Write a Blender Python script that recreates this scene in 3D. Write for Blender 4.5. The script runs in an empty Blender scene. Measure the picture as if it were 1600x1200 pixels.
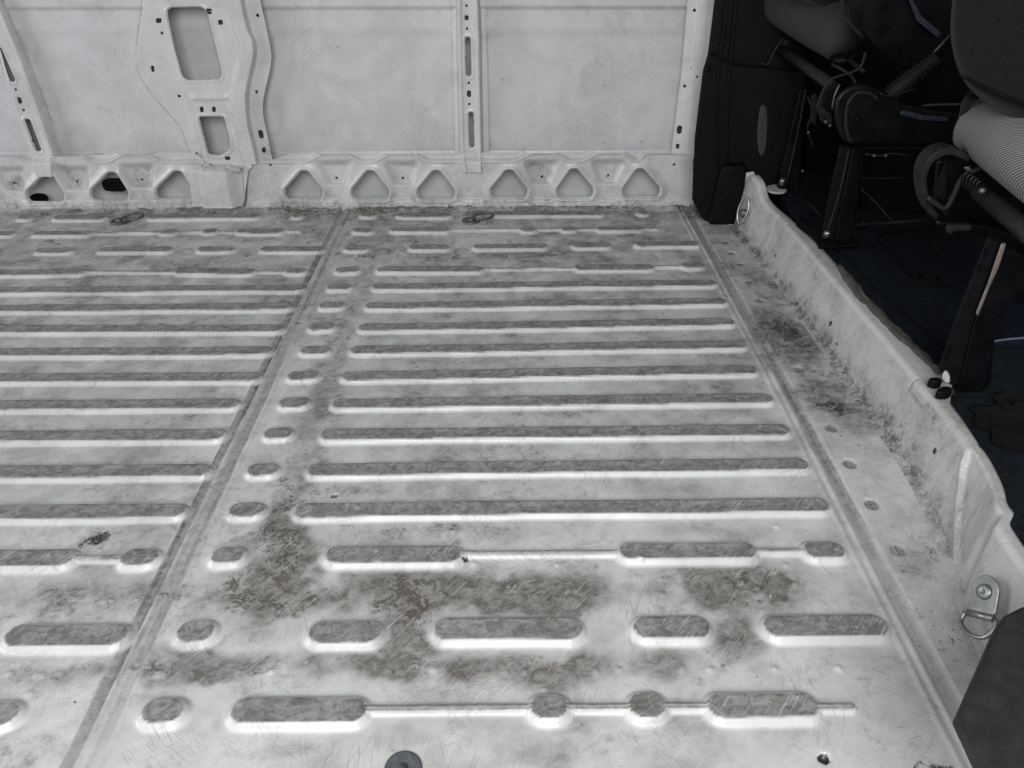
import bpy, math, random
import numpy as np
from mathutils import Vector, geometry
random.seed(4); np.random.seed(4)
S = bpy.context.scene; COL = S.collection
# ------------------------------------------------------------------ camera
CH = .85; PITCH = math.radians(33.2); YAW = math.radians(.5); FPX = 1200.
cd = bpy.data.cameras.new('camera'); cam = bpy.data.objects.new('camera', cd); COL.objects.link(cam)
cd.sensor_width = 36; cd.lens = 27; cd.clip_start = .02; cd.clip_end = 60
cam.location = (0, 0, CH); cam.rotation_euler = (math.radians(90) - PITCH, 0, -YAW)
S.camera = cam
# ------------------------------------------------------------------ light
W = bpy.data.worlds.new('World'); S.world = W; W.use_nodes = True
bg = W.node_tree.nodes['Background']; bg.inputs[0].default_value = (.94, .97, 1, 1); bg.inputs[1].default_value = .14
def area(name, loc, target, sx, sy, power, col):
    l = bpy.data.lights.new(name, 'AREA'); l.shape = 'RECTANGLE'; l.size = sx; l.size_y = sy; l.energy = power; l.color = col
    o = bpy.data.objects.new(name, l); COL.objects.link(o); o.location = loc
    o.rotation_euler = (Vector(target) - Vector(loc)).to_track_quat('-Z', 'Y').to_euler(); return o
area('side_door_daylight', (-.15, -.85, 1.45), (-.1, 1.5, .0), 1.7, 1.3, 74, (.965, .975, .985))
area('rear_door_daylight', (-3.6, .9, 1.0), (0, 1.5, .2), 1.5, 1.4, 46, (.88, .92, 1))
S.view_settings.view_transform = 'Standard'; S.view_settings.look = 'None'
S.view_settings.exposure = 0; S.view_settings.gamma = 1; S.view_settings.use_curve_mapping = False
S.render.engine = 'CYCLES'
# ------------------------------------------------------------------ measuring helpers (photo pixel -> point in the place)
def ray(px, py):
    px = np.asarray(px, float); py = np.asarray(py, float)
    a = (px-800)/FPX; b = (600-py)/FPX
    dy = math.cos(PITCH)+b*math.sin(PITCH); dz = -math.sin(PITCH)+b*math.cos(PITCH)
    c, s = math.cos(YAW), math.sin(YAW)
    return a*c+dy*s, -a*s+dy*c, dz
def gz(px, py, z=0.):
    x, y, d = ray(px, py); t = (z-CH)/d; return float(x*t), float(y*t), float(z)
def gy(px, py, Y):
    x, y, d = ray(px, py); t = Y/y; return float(x*t), float(Y), float(CH+d*t)
YS = 2.35                                    # plane of the outer skin; wall relief h is measured from it towards the cargo room
def wp(p, h): q = gy(p[0], p[1], YS-h); return (q[0], q[2])
def wpl(l, h): return [wp(p, h) for p in l]
# ------------------------------------------------------------------ numpy shape helpers
def sm(t): t = np.clip(t, 0, 1); return t*t*(3-2*t)
def ss(a, b, x): return sm((x-a)/(b-a))
def sd_poly(X, Y, P):
    P = np.asarray(P, float); d = np.full(X.shape, 1e9); sg = np.ones(X.shape)
    n = len(P)
    for i in range(n):
        a = P[i]; b = P[i-1]; ex, ey = b-a; wx = X-a[0]; wy = Y-a[1]
        t = np.clip((wx*ex+wy*ey)/(ex*ex+ey*ey+1e-12), 0, 1)
        d = np.minimum(d, (wx-ex*t)**2+(wy-ey*t)**2)
        c1 = Y >= a[1]; c2 = Y < b[1]; c3 = ex*wy > ey*wx
        sg = np.where((c1 & c2 & c3) | (~c1 & ~c2 & ~c3), -sg, sg)
    return sg*np.sqrt(d)
def sd_cap(X, Y, a, b, r):
    ex, ey = b[0]-a[0], b[1]-a[1]; wx = X-a[0]; wy = Y-a[1]
    t = np.clip((wx*ex+wy*ey)/(ex*ex+ey*ey+1e-12), 0, 1)
    return np.hypot(wx-ex*t, wy-ey*t)-r
def sd_line(X, Y, pts):
    d = None
    for a, b in zip(pts, pts[1:]):
        q = sd_cap(X, Y, a, b, 0); d = q if d is None else np.minimum(d, q)
    return d
def _h(i, j, s):
    v = np.sin(i*127.1+j*311.7+s*74.7)*43758.5453; return v-np.floor(v)
def noise(X, Y, f, s=0):
    x = X*f+s*13.7; y = Y*f-s*7.3; i = np.floor(x); j = np.floor(y); u = sm(x-i); v = sm(y-j)
    return (_h(i, j, s)*(1-u)+_h(i+1, j, s)*u)*(1-v)+(_h(i, j+1, s)*(1-u)+_h(i+1, j+1, s)*u)*v
def fbm(X, Y, f, o=4, s=0):
    r = 0; a = .5; t = 0
    for k in range(o): r = r+a*noise(X, Y, f*2**k, s+k); t += a; a *= .55
    return r/t
# ------------------------------------------------------------------ object helpers
def tag(o, label=None, cat=None, group=None, kind=None):
    for k, v in (('label', label), ('category', cat), ('group', group), ('kind', kind)):
        if v: o[k] = v
    return o
def empty(name, loc, label, cat, group=None):
    o = bpy.data.objects.new(name, None); COL.objects.link(o); o.location = loc; o.empty_display_size = .05
    return tag(o, label, cat, group)
def link(name, me, mat, parent=None, smooth=True):
    o = bpy.data.objects.new(name, me); COL.objects.link(o)
    if mat: me.materials.append(mat)
    if smooth: me.polygons.foreach_set('use_smooth', [True]*len(me.polygons))
    if parent:
        o.parent = parent; o.matrix_parent_inverse = Mtx(parent).inverted()
    return o
from mathutils import Matrix
def Mtx(o):
    m = Matrix.LocRotScale(o.location, o.rotation_euler, o.scale)
    if o.parent: m = Mtx(o.parent) @ o.matrix_parent_inverse @ m
    return m
def mesh_from(name, V, F):
    me = bpy.data.meshes.new(name); V = np.asarray(V, np.float32)
    if isinstance(F, np.ndarray):
        me.vertices.add(len(V)); me.vertices.foreach_set('co', V.ravel())
        me.loops.add(F.size); me.loops.foreach_set('vertex_index', F.ravel().astype(np.int32))
        me.polygons.add(len(F)); me.polygons.foreach_set('loop_start', np.arange(0, F.size, 4, dtype=np.int32))
        me.polygons.foreach_set('loop_total', np.full(len(F), 4, np.int32)); me.update(calc_edges=True); me.validate()
    else:
        me.from_pydata([tuple(map(float, v)) for v in V], [], F); me.update()
    return me
def grid(name, U, V, hfun, mapf, mat, parent=None, keep=None, warp=None):
    UU, VV = np.meshgrid(U, V)
    if warp: UU = warp(UU, VV)
    if keep is not None:
        K = keep(UU, VV); k1, k0 = np.gradient(K); x1, x0 = np.gradient(UU); z1 = np.gradient(VV, axis=0)
        gu = k0/(x0+1e-9); gv = (k1-gu*x1)/z1; n = np.hypot(gu, gv)+1e-6
        cell = max(np.median(np.abs(x0)), abs(V[1]-V[0]))
        m = np.abs(K) < .75*cell
        f = K[:-1, :-1]+K[1:, :-1]+K[:-1, 1:]+K[1:, 1:] < 0
        UU = np.where(m, UU-K*gu/n**2*(n > .3), UU); VV = np.where(m, VV-K*gv/n**2*(n > .3), VV)
    r = hfun(UU, VV); H, A = r if isinstance(r, tuple) else (r, {})
    P = np.stack(mapf(UU, VV, H), -1).reshape(-1, 3)
    nv, nu = UU.shape; I = np.arange(nv*nu).reshape(nv, nu)
    F = np.stack([I[:-1, :-1], I[:-1, 1:], I[1:, 1:], I[1:, :-1]], -1)
    F = F[f] if keep is not None else F.reshape(-1, 4)
    used = np.unique(F); rm = np.zeros(nv*nu, np.int64); rm[used] = np.arange(len(used)); F = rm[F]; P = P[used]
    me = mesh_from(name, P, F)
    for k, a in A.items():
        at = me.attributes.new(k, 'FLOAT', 'POINT'); at.data.foreach_set('value', np.broadcast_to(a, UU.shape).ravel()[used].astype(np.float32))
    return link(name, me, mat, parent)
def tube(name, pts, r, mat, parent=None, n=10, closed=False, smooth=3):
    P = [Vector(p) for p in pts]
    if smooth > 1 and len(P) > 2:
        Q = []; m = len(P); rng = m if closed else m-1
        for i in range(rng):
            p0 = P[(i-1) % m] if (closed or i > 0) else P[0]; p1 = P[i]; p2 = P[(i+1) % m]; p3 = P[(i+2) % m] if (closed or i+2 < m) else P[-1]
            for k in range(smooth):
                t = k/smooth; Q.append(.5*((2*p1)+(p2-p0)*t+(2*p0-5*p1+4*p2-p3)*t*t+(3*p1-p0-3*p2+p3)*t**3))
        if not closed: Q.append(P[-1])
        P = Q
    V = []; m = len(P); up = None
    for i, p in enumerate(P):
        a = P[(i-1) % m] if (closed or i) else p; b = P[(i+1) % m] if (closed or i < m-1) else p
        d = (b-a).normalized()
        if up is None: up = d.orthogonal().normalized()
        up = (up-d*up.dot(d)).normalized(); w = d.cross(up)
        rr = r(i/(m-1)) if callable(r) else r
        for k in range(n):
            t = 2*math.pi*k/n; V.append(p+(up*math.cos(t)+w*math.sin(t))*rr)
    F = []
    for i in range(m if closed else m-1):
        for k in range(n):
            j = (i+1) % m; F.append((i*n+k, i*n+(k+1) % n, j*n+(k+1) % n, j*n+k))
    if not closed: F.append(tuple(range(n-1, -1, -1))); F.append(tuple((m-1)*n+k for k in range(n)))
    return link(name, mesh_from(name, V, F), mat, parent)
def prism(name, pts, off, mat, parent=None, bevel=.004, seg=2):
    """closed solid: planar outline pts swept by vector off"""
    P = [Vector(p) for p in pts]; off = Vector(off); n = len(P)
    nrm = sum(((P[i]-P[0]).cross(P[(i+1) % n]-P[0]) for i in range(n)), Vector())
    if nrm.dot(off) > 0: P.reverse()
    V = P+[p+off for p in P]; F = [tuple(range(n)), tuple(range(2*n-1, n-1, -1))]
    F += [(i, i+n, (i+1) % n+n, (i+1) % n) for i in range(n)]
    o = link(name, mesh_from(name, V, F), mat, parent, smooth=True)
    if bevel:
        b = o.modifiers.new('bevel', 'BEVEL'); b.width = bevel; b.segments = seg; b.limit_method = 'ANGLE'; b.angle_limit = math.radians(40)
        b.harden_normals = False
    w = o.modifiers.new('normals', 'WEIGHTED_NORMAL'); w.keep_sharp = False
    return o
def slab(name, px, Y, th, mat, parent=None, bevel=.004, rnd=0):
    if rnd: px = chaikin(px, rnd)
    P = [gy(a, b, Y) for a, b in px]; cx = sum(p[0] for p in P)/len(P)
    return prism(name, P, (th*cx/Y*.95 if cx > .5 else 0, th, -th*.15 if cx > .5 else 0), mat, parent, bevel)
def chaikin(P, k):
    for _ in range(k):
        Q = []
        for i in range(len(P)):
            a = P[i]; b = P[(i+1) % len(P)]
            Q += [(a[0]*.75+b[0]*.25, a[1]*.75+b[1]*.25), (a[0]*.25+b[0]*.75, a[1]*.25+b[1]*.75)]
        P = Q
    return P
def lathe(name, c, axis, prof, mat, parent=None, n=28):
    ax = Vector(axis).normalized(); u = ax.orthogonal().normalized(); w = ax.cross(u); c = Vector(c); V = []
    for r, h in prof:
        for k in range(n):
            t = 2*math.pi*k/n; V.append(c+ax*h+(u*math.cos(t)+w*math.sin(t))*r)
    F = [(i*n+k, i*n+(k+1) % n, (i+1)*n+(k+1) % n, (i+1)*n+k) for i in range(len(prof)-1) for k in range(n)]
    F += [tuple(range(n-1, -1, -1)), tuple((len(prof)-1)*n+k for k in range(n))]
    return link(name, mesh_from(name, V, F), mat, parent)
# ------------------------------------------------------------------ materials
def newmat(name):
    m = bpy.data.materials.new(name); m.use_nodes = True; nt = m.node_tree
    return m, nt, nt.nodes['Principled BSDF']
class NB:
    def __init__(s, nt): s.nt = nt
    def n(s, t, **k):
        x = s.nt.nodes.new(t)
        for a, b in k.items(): setattr(x, a, b)
        return x
    def set(s, sock, v):
        if isinstance(v, bpy.types.NodeSocket): s.nt.links.new(v, sock)
        else: sock.default_value = v
    def math(s, op, a, b=0., c=None, clamp=False):
        x = s.n('ShaderNodeMath', operation=op, use_clamp=clamp); s.set(x.inputs[0], a); s.set(x.inputs[1], b)
        if c is not None: s.set(x.inputs[2], c)
        return x.outputs[0]
    def ramp(s, v, a, b, lo=0., hi=1.):
        x = s.n('ShaderNodeMapRange', interpolation_type='SMOOTHSTEP'); s.set(x.inputs[0], v)
        for i, q in enumerate((a, b, lo, hi)): s.set(x.inputs[i+1], q)
        return x.outputs[0]
    def mix(s, f, a, b):
        x = s.n('ShaderNodeMix', data_type='RGBA'); s.set(x.inputs[0], f); s.set(x.inputs[6], a); s.set(x.inputs[7], b); return x.outputs[2]
    def pos(s, rot=(0, 0, 0), sc=(1, 1, 1), loc=(0, 0, 0)):
        g = s.n('ShaderNodeNewGeometry') if False else s.n('ShaderNodeTexCoord'); m = s.n('ShaderNodeMapping', vector_type='TEXTURE')
        s.set(m.inputs[0], g.outputs['Object']); s.set(m.inputs[1], loc); s.set(m.inputs[2], rot); s.set(m.inputs[3], tuple(1./q for q in sc)); return m.outputs[0]
    def noise(s, v, sc, det=4., rough=.55, dist=0.):
        x = s.n('ShaderNodeTexNoise'); s.set(x.inputs['Vector'], v); s.set(x.inputs['Scale'], sc); s.set(x.inputs['Detail'], det)
        s.set(x.inputs['Roughness'], rough); s.set(x.inputs['Distortion'], dist); return x.outputs[0]
    def attr(s, nm): x = s.n('ShaderNodeAttribute', attribute_name=nm); return x.outputs['Fac']
def C(r, g=None, b=None): return (r, r if g is None else g, r if b is None else b, 1)

def painted(name, base, floor=True):
    m, nt, p = newmat(name); N = NB(nt); P = N.pos()
    dirt, brown, blk, film = N.attr('dirt'), N.attr('brown'), N.attr('blk'), N.attr('film')
    n1 = N.noise(P, 26, 5, .68, .6); n2 = N.noise(P, 150, 3, .7, .3); n3 = N.noise(P, 7, 4, .6, 1.2)
    # streaky wipe marks
    w1 = N.noise(N.pos(rot=(0, 0, .25), sc=(30, 75, 60)), 1, 4, .7, 1.2)
    comb = N.math('ADD', N.math('MULTIPLY', N.math('SUBTRACT', n1, .5), 1.5), N.math('MULTIPLY', N.math('SUBTRACT', n2, .5), .5))
    comb = N.math('ADD', comb, N.math('MULTIPLY', N.math('SUBTRACT', w1, .5), .7))
    comb = N.math('ADD', comb, N.math('MULTIPLY', N.math('SUBTRACT', N.noise(P, 48, 4, .66, .8), .5), .9))
    comb = N.math('ADD', comb, N.math('MULTIPLY', N.math('SUBTRACT', n3, .5), 1.0))
    n5 = n2; n6 = N.noise(P, 55, 5, .74, 1.0); mks = [N.noise(N.pos(loc=(q*3., q, 0)), 9 if floor else 6, 2, .6) for q in (1, 5, 9)]
    d0 = N.math('ADD', dirt, N.math('MULTIPLY', comb, .55))
    f1 = N.math('MULTIPLY', N.ramp(d0, -.50, 1.5), N.ramp(N.math('ADD', n6, N.math('MULTIPLY', n1, .5)), .54, .94, .30, .92))
    f2 = N.math('MULTIPLY', N.ramp(N.math('ADD', dirt, N.math('MULTIPLY', comb, 1.5)), .30, 1.65), N.ramp(N.math('ADD', n6, N.math('MULTIPLY', n2, .6)), .55, 1.05, .20, .50))
    f = N.math('ADD', f1, f2, clamp=True)
    f = N.math('MULTIPLY', f, N.ramp(N.noise(P, 300, 1, .8), .30, .60, .74, 1.))
    f = N.math('MINIMUM', f, .95)
    ff = N.math('MULTIPLY', film, N.ramp(N.math('ADD', n6, N.math('MULTIPLY', w1, .7)), .62, 1.05, .66, 1.))
    f = N.math('MAXIMUM', f, ff)
    col = N.mix(N.ramp(n3, .35, .65), base, tuple([c*.90 for c in base[:3]]+[1]))
    dc = N.mix(N.math('ADD', brown, N.math('MULTIPLY', N.math('SUBTRACT', n6, .5), 1.6), clamp=True), C(.100, .096, .088), C(.056, .045, .032))
    col = N.mix(f, col, dc)
    # scratches: thin streaks at several angles, breaking up over larger patches
    sc = None
    for k, (ang, s1, s2, off) in enumerate([(.15, 40, 520, 1), (-.6, 26, 430, 5), (1.2, 16, 460, 9), (.7, 34, 560, 13), (2.3, 18, 420, 21), (1.62, 24, 380, 31), (1.9, 12, 600, 41), (.4, 14, 640, 51)]):
        rot = (0, 0, ang) if floor else (0, ang, 0)
        sv = (s1, s2, 1) if floor else (s1, 1, s2)
        q = N.noise(N.pos(rot=rot, sc=sv, loc=(off, off, off)), 1, 1, .5, .7)
        mk = mks[k % 3]
        q = N.math('MULTIPLY', N.ramp(q, .615 if floor else .66, .665 if floor else .72), N.ramp(mk, .50, .68))
        sc = q if sc is None else N.math('MAXIMUM', sc, q)
    col = N.mix(N.math('MULTIPLY', sc, .33 if floor else .28), col, C(.13, .125, .115))
    q = N.noise(N.pos(rot=(0, 0, .9) if floor else (0, .9, 0), sc=(18, 430, 1) if floor else (18, 1, 430), loc=(3, 8, 2)), 1, 2, .5, .9)
    lt = N.math('MULTIPLY', N.ramp(q, .61, .67), N.ramp(N.noise(P, 8, 3), .45, .6))
    col = N.mix(N.math('MULTIPLY', lt, .45), col, C(.62))
    # chips / specks
    v = N.n('ShaderNodeTexVoronoi'); N.set(v.inputs['Vector'], N.pos(sc=(1, 1, 1), loc=(.3, .1, 0))); N.set(v.inputs['Scale'], 48 if floor else 26)
    N.set(v.inputs['Randomness'], 1.)
    spm = N.ramp(N.noise(P, 10, 3), .52, .64)
    vs = N.n('ShaderNodeSeparateColor'); N.set(vs.inputs[0], v.outputs['Color'])
    sp = N.math('MULTIPLY', N.ramp(v.outputs['Distance'], .10, .06), N.ramp(vs.outputs[0], .72, .75))
    ch = N.math('MULTIPLY', N.math('MULTIPLY', N.ramp(N.math('ADD', v.outputs['Distance'], N.math('MULTIPLY', n6, .5)), .40, .30), N.ramp(vs.outputs[1], .80, .83)), N.ramp(f, .3, .6))
    col = N.mix(N.math('MULTIPLY', ch, .55), col, C(.50, .50, .48))
    col = N.mix(N.math('MULTIPLY', N.math('MULTIPLY', sp, spm), .85 if floor else .5), col, C(.05, .045, .04))
    # black scuff speckle, plus solid black painted in as shade inside small holes
    bs = N.math('MULTIPLY', N.ramp(N.math('ADD', N.math('MULTIPLY', blk, .8), N.math('SUBTRACT', N.noise(P, 95, 5, .75, .5), .5)), .52, .66), N.ramp(n2, .3, .5))
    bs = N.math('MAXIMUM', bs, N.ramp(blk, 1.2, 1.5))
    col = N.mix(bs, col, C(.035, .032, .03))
    N.set(p.inputs['Base Color'], col)
    N.set(p.inputs['Roughness'], N.math('ADD', N.ramp(f, 0, 1, .29, .62), N.math('MULTIPLY', N.math('SUBTRACT', n2, .5), .2)))
    p.inputs['Specular IOR Level'].default_value = .4
    b = N.n('ShaderNodeBump'); N.set(b.inputs['Strength'], .25); N.set(b.inputs['Distance'], .002)
    hh = N.math('ADD', N.math('MULTIPLY', n2, .25), N.math('MULTIPLY', f, .5)); hh = N.math('SUBTRACT', hh, N.math('MULTIPLY', sc, .5))
    N.set(b.inputs['Height'], hh); nt.links.new(b.outputs[0], p.inputs['Normal'])
    return m
M_FLOOR = painted('worn_white_floor_paint', C(.60, .60, .59))
M_WALL = painted('white_wall_paint', C(.55, .545, .535), False)
M_SKIN = painted('grey_primer_skin', C(.535, .535, .535), False)
def plain(name, col, rough=.5, metal=0., var=.25, sc=60, bump=.15, sheen=0.):
    m, nt, p = newmat(name); N = NB(nt); n = N.noise(N.pos(), sc, 6, .65)
    N.set(p.inputs['Base Color'], N.mix(N.ramp(n, .3, .7), tuple([c*(1-var) for c in col[:3]]+[1]), tuple([c*(1+var) for c in col[:3]]+[1])))
    N.set(p.inputs['Roughness'], N.ramp(N.noise(N.pos(), sc*.4, 4), .3, .7, max(.05, rough-.08), rough+.1)); p.inputs['Metallic'].default_value = metal
    if bump:
        b = N.n('ShaderNodeBump'); N.set(b.inputs['Strength'], bump); N.set(b.inputs['Distance'], .001); N.set(b.inputs['Height'], N.noise(N.pos(), sc*8, 3)); nt.links.new(b.outputs[0], p.inputs['Normal'])
    if not metal: p.inputs['Specular IOR Level'].default_value = .25 if max(col[:3]) > .02 or rough < .42 else .09
    if sheen: p.inputs['Sheen Weight'].default_value = sheen
    return m
M_BLACK = plain('black_plastic', C(.004, .0043, .0047), .45)
M_TRIM = plain('charcoal_trim_plastic', C(.0048, .0053, .0058), .6, bump=.3)
M_SATIN = plain('black_painted_steel', C(.0026, .0027, .0032), .4)
M_BAR = plain('dark_grey_steel_tube', C(.016, .017, .018), .45)
M_ZINC = plain('dull_zinc_steel', C(.33, .34, .31), .35, .9, .15, 90)
M_DULL = plain('dirty_steel', C(.12, .12, .11), .5, .7, .3, 90)
M_MAT = plain('dark_rubber_mat', C(.010, .0125, .016), .6, bump=.3)
M_BLUE = plain('navy_cloth', C(.006, .008, .014), .8)
M_STRIP = plain('blue_grey_strip', C(.028, .033, .048), .5)
M_FUZZ = plain('dark_carpet_pile', C(.0035, .0032, .0035), .95, sheen=.02, sc=140, bump=.9)
M_FELT = plain('grey_brown_felt', C(.085, .08, .07), .95, sc=120, bump=.8)
M_RUB = plain('worn_black_rubber', C(.085, .09, .10), .55, sc=120, bump=.3)
M_FAB = plain('dark_seat_fabric', C(.0085, .0085, .008), .9, sc=200, bump=.5, sheen=.1)
def woven(name, c0, c1, sc):
    m, nt, p = newmat(name); N = NB(nt)
    w = N.n('ShaderNodeTexWave', wave_type='BANDS', bands_direction='DIAGONAL'); N.set(w.inputs['Vector'], N.pos()); N.set(w.inputs['Scale'], sc); N.set(w.inputs['Distortion'], .6); N.set(w.inputs['Detail Scale'], 3.)
    N.set(p.inputs['Base Color'], N.mix(w.outputs[1], c0, c1)); p.inputs['Roughness'].default_value = .85
    b = N.n('ShaderNodeBump'); N.set(b.inputs['Strength'], .6); N.set(b.inputs['Distance'], .001); N.set(b.inputs['Height'], w.outputs[1]); nt.links.new(b.outputs[0], p.inputs['Normal'])
    return m
M_WEAVE = woven('grey_woven_fabric', C(.035, .035, .032), C(.24, .235, .22), 110)
M_OLIVE = woven('olive_grey_fabric', C(.020, .020, .017), C(.034, .034, .030), 200)

# ================================================================== FLOOR
RH = .009                                          # rib height
RIBS = []                                          # (a, b, half width, height)
def rib(x0, y0, x1, y1, hw=.0150, h=RH):
    a = gz(x0, y0, h); b = gz(x1, y1, h); ax, bx = a[0]+hw, b[0]-hw
    if ax > bx: ax = bx = (a[0]+b[0])/2; hw = max(.006, (b[0]-a[0])/2)
    RIBS.append(((ax, a[1]), (bx, b[1]), hw, h))
def thin(x0, y0, x1, y1): a = gz(x0, y0, .007); b = gz(x1, y1, .007); RIBS.append(((a[0], a[1]), (b[0], b[1]), .0028, .0075))
for r in [  # right bay
 (563,335.5,587,335.5),(620,336,703,336),(771,334,942,333),(996,332,1012,332),
 (552,360,583,360),(611,359,701,358.6),(813,358,837,358),(878,357.5,900,357.3),(933,357.3,1003,357),
 (539,387.5,574,387.5),(640,386,701,386),(740,385,854,384.4),(894,383.3,953,383),(993,382,1091,381.2),
 (524,421.5,561,421),(590,421,754,420),(898,417.5,1020,417),(1066,415,1099,414.5),
 (512,448.5,548,448),(583,448,1119,441.5),(500,477.5,537,477),(572,478,1134,470.5),(483,511,522,510),(561,512,1147,502.5),
 (470,547,515,547),(548,547,1165,538),(450,587,498,586),(535,587.5,1182,577.5),(437,629,482,628),(520,630.5,1206,622),
 (413,677,456,676),(503,679,1233,671.5),(387,734,433,733),(482,734,1261,725),(359,797,411,796),(462,798,1293,788),
 (332,868,380,867),(510,867.5,719,866),(969,861,1179,860),(1258,859.5,1317,859),
 (279,987,334,986,.0165),(484,988,594,987,.0165),(680,983,908,982,.0165),(992,981,1106,980,.0165),(1196,979,1384,978,.0165),
 (224,1111,286,1110),(363,1110,571,1109),(831,1105,885,1104),(985,1103,1037,1102),(1108,1103,1275,1102),
 # left bay
 (28,339,49,339),(84,339,165,339),(231,338,405,337),(457,336,472,336),(-40,364,22,364),(52,364,142,363.5),(251,361.5,276,361),(317,360.5,339,360),(371,360,442,360),
 (-60,391,-10,391),(56,390.5,114,390),(154,389.5,268,389),(309,388.5,366,388),(407,388,504,388),
 (-300,426,133,424),(276,423,397,423),(446,422.5,478,422),
 (-300,454,474,449),(-300,484,456,477.5),(-300,515,442,511.5),(-300,552,422,546.5),(-300,591,405,587),(-300,635,373,629),(-300,684,350,677),
 (-300,739,327,733),(-300,803,289,796),(-300,875,114,870),(190,870,245,869),(10,992,197,991,.0165),(-200,1117,26,1114)]: rib(*r)
for r in [(701,358.6,933,357.3),(1003,357,1026,357),(754,420,1066,416),(719,864,1258,860),(571,1107,1108,1103),(1275,1104,1331,1104),
          (142,363,371,360.5),(442,360,467,360),(133,424,446,422.5),(114,870,190,870)]: thin(*r)
PIMPLES = [gz(a, b)[:2] for a, b in [(625,1050),(680,1048),(790,1052),(820,1051),(930,1050),(967,1048),(1065,1046),(1110,1047),(1210,1047),(1310,1046),(300,1053),(250,1052),(375,1052),(425,1051),
   (172,939),(214,938),(15,1053),(62,1055),(45,1084),(408,938),(492,937),(1160,912),(1034,930),(1240,914),(850,1080),(365,812),(560,800),(1213,824),(1227,884),(740,882),(870,884),(1000,880)]]
PIMPLES += [(x+random.uniform(-.01, .01), y+random.uniform(-.006, .006)) for y in (1.99, 1.86) for x in np.arange(-1.5, .55, .085)]
HOLES = [gz(a, b)[:2]+(r,) for a, b, r in [(522,775,.0045),(727,876,.0035),(467,504,.004),(1287,1186,.006),(808,438,.002)]]
STUDS = [gz(a, b)[:2]+(r,) for a, b, r in [(1155,415,.011),(1170,443,.011),(1185,472,.011),(1200,505,.011),(1222,540,.012),(1245,580,.012),(1270,626,.012),(1298,672,.012),(1327,728,.012),(1361,791,.012),(1402,862,.012),(1143,398,.01),(1133,381,.01)]]
def B(px, py, rx, ry, s, br=.3):                    # stain: centre and radii in photo pixels turned into metres on the floor
    c = gz(px, py); e = gz(px+rx, py); f = gz(px, py-ry); return (c[0], c[1], abs(e[0]-c[0])*1.12, abs(f[1]-c[1])*1.15, s, br)
STAINS = [B(430,900,75,60,.75,1.1),B(445,850,40,40,.7,1),B(370,935,90,30,.5,.8),B(560,920,90,28,.55,.8),B(720,925,150,34,.8,1.0),B(850,930,110,30,.6,.9),
  B(1150,915,100,30,.7,.8),B(1180,905,50,25,.5,.9),B(1060,930,90,20,.35,.5),B(640,985,60,60,.6,.7),B(640,1040,210,22,.55,.5),B(330,1040,110,22,.65,.3),B(300,1060,80,16,.5,.3),
  B(880,1055,90,24,.6,.5),B(1050,1045,60,26,.4,.5),B(1130,980,50,40,.5,.6),B(800,1035,130,14,.4,.4),B(140,930,150,26,.45,.3),B(130,1052,110,14,.45,.3),
  B(500,640,40,60,.4,.5),B(470,740,30,60,.4,.5),B(520,560,30,60,.4,.5),B(560,450,22,60,.3,.3),B(440,800,24,40,.5,.8),
  B(740,830,120,14,.3,.3),B(900,800,220,12,.28,.2),B(1100,830,80,14,.3,.3),B(900,635,70,10,.45,.4),B(860,590,80,8,.3,.3),B(780,560,120,8,.3,.3),
  B(1230,530,48,40,.85,1.0),B(1290,610,56,32,.6,.7),B(1325,655,55,26,.55,.5),B(1200,450,30,50,.4,.8),B(1420,880,50,30,.35,.3),B(1180,460,20,40,.2,.3),B(650,1160,80,20,.25,.2),B(880,1165,90,26,.32,.3),B(980,1150,40,16,.25,.2),
  B(210,1150,50,20,.2,.2),B(460,1175,80,14,.25,.1),B(1200,990,220,10,.15,0),B(1250,1080,60,40,.18,.1),B(740,400,220,10,.42,.4),B(600,372,70,10,.35,.4),B(860,398,90,7,.4,.4),
  B(780,330,340,9,.45,.6),B(250,332,330,8,.45,.6),B(280,400,240,8,.3,.3),B(200,372,240,6,.2,.2),B(200,560,200,10,.2,.1),B(250,650,120,10,.22,.1),
  B(420,560,30,80,.2,.3),B(1075,330,30,14,.6,.8),B(1170,380,30,18,.25,.9),B(1100,600,90,10,.2,.2),B(640,700,120,8,.25,.2),B(1050,700,130,10,.25,.2),B(560,770,70,14,.3,.3)]
BLK = [B(1235,520,35,26,.8),B(1250,545,45,20,.7),B(1310,640,45,22,.75),B(1330,690,45,25,.6),B(1340,600,16,20,.5),B(1440,800,50,40,.55),B(1455,860,30,40,.6),B(1490,1010,60,55,.62),B(1400,900,40,16,.6),
  B(1450,940,60,20,.45),B(1380,1120,50,30,.5),B(1440,1190,50,20,.75),B(1330,960,30,14,.45),B(150,845,26,16,.85),B(760,440,12,10,.5),B(768,495,8,14,.6),B(1370,900,20,30,.5),B(790,420,300,6,.35),
  B(600,1150,70,30,.3),B(980,860,60,20,.25),B(1220,1140,120,40,.32),B(1320,550,12,40,.4),B(560,326,460,5,.55),B(130,330,160,6,.5),B(1090,340,30,16,.5),B(700,1010,200,50,.3)]
CLEAN = [B(555,910,50,40,.6),B(500,850,30,40,.5),B(840,840,60,14,.3),B(460,985,50,24,.5),B(550,1000,30,30,.3),B(740,1140,260,16,.3),B(950,1010,50,40,.35),B(960,960,40,20,.3),
  B(740,655,26,16,.5),B(1000,620,150,14,.35),B(300,610,220,9,.4),B(200,700,240,14,.3),B(1150,1170,160,40,.35),B(150,1100,110,50,.35),B(1020,560,160,8,.3)]
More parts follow.
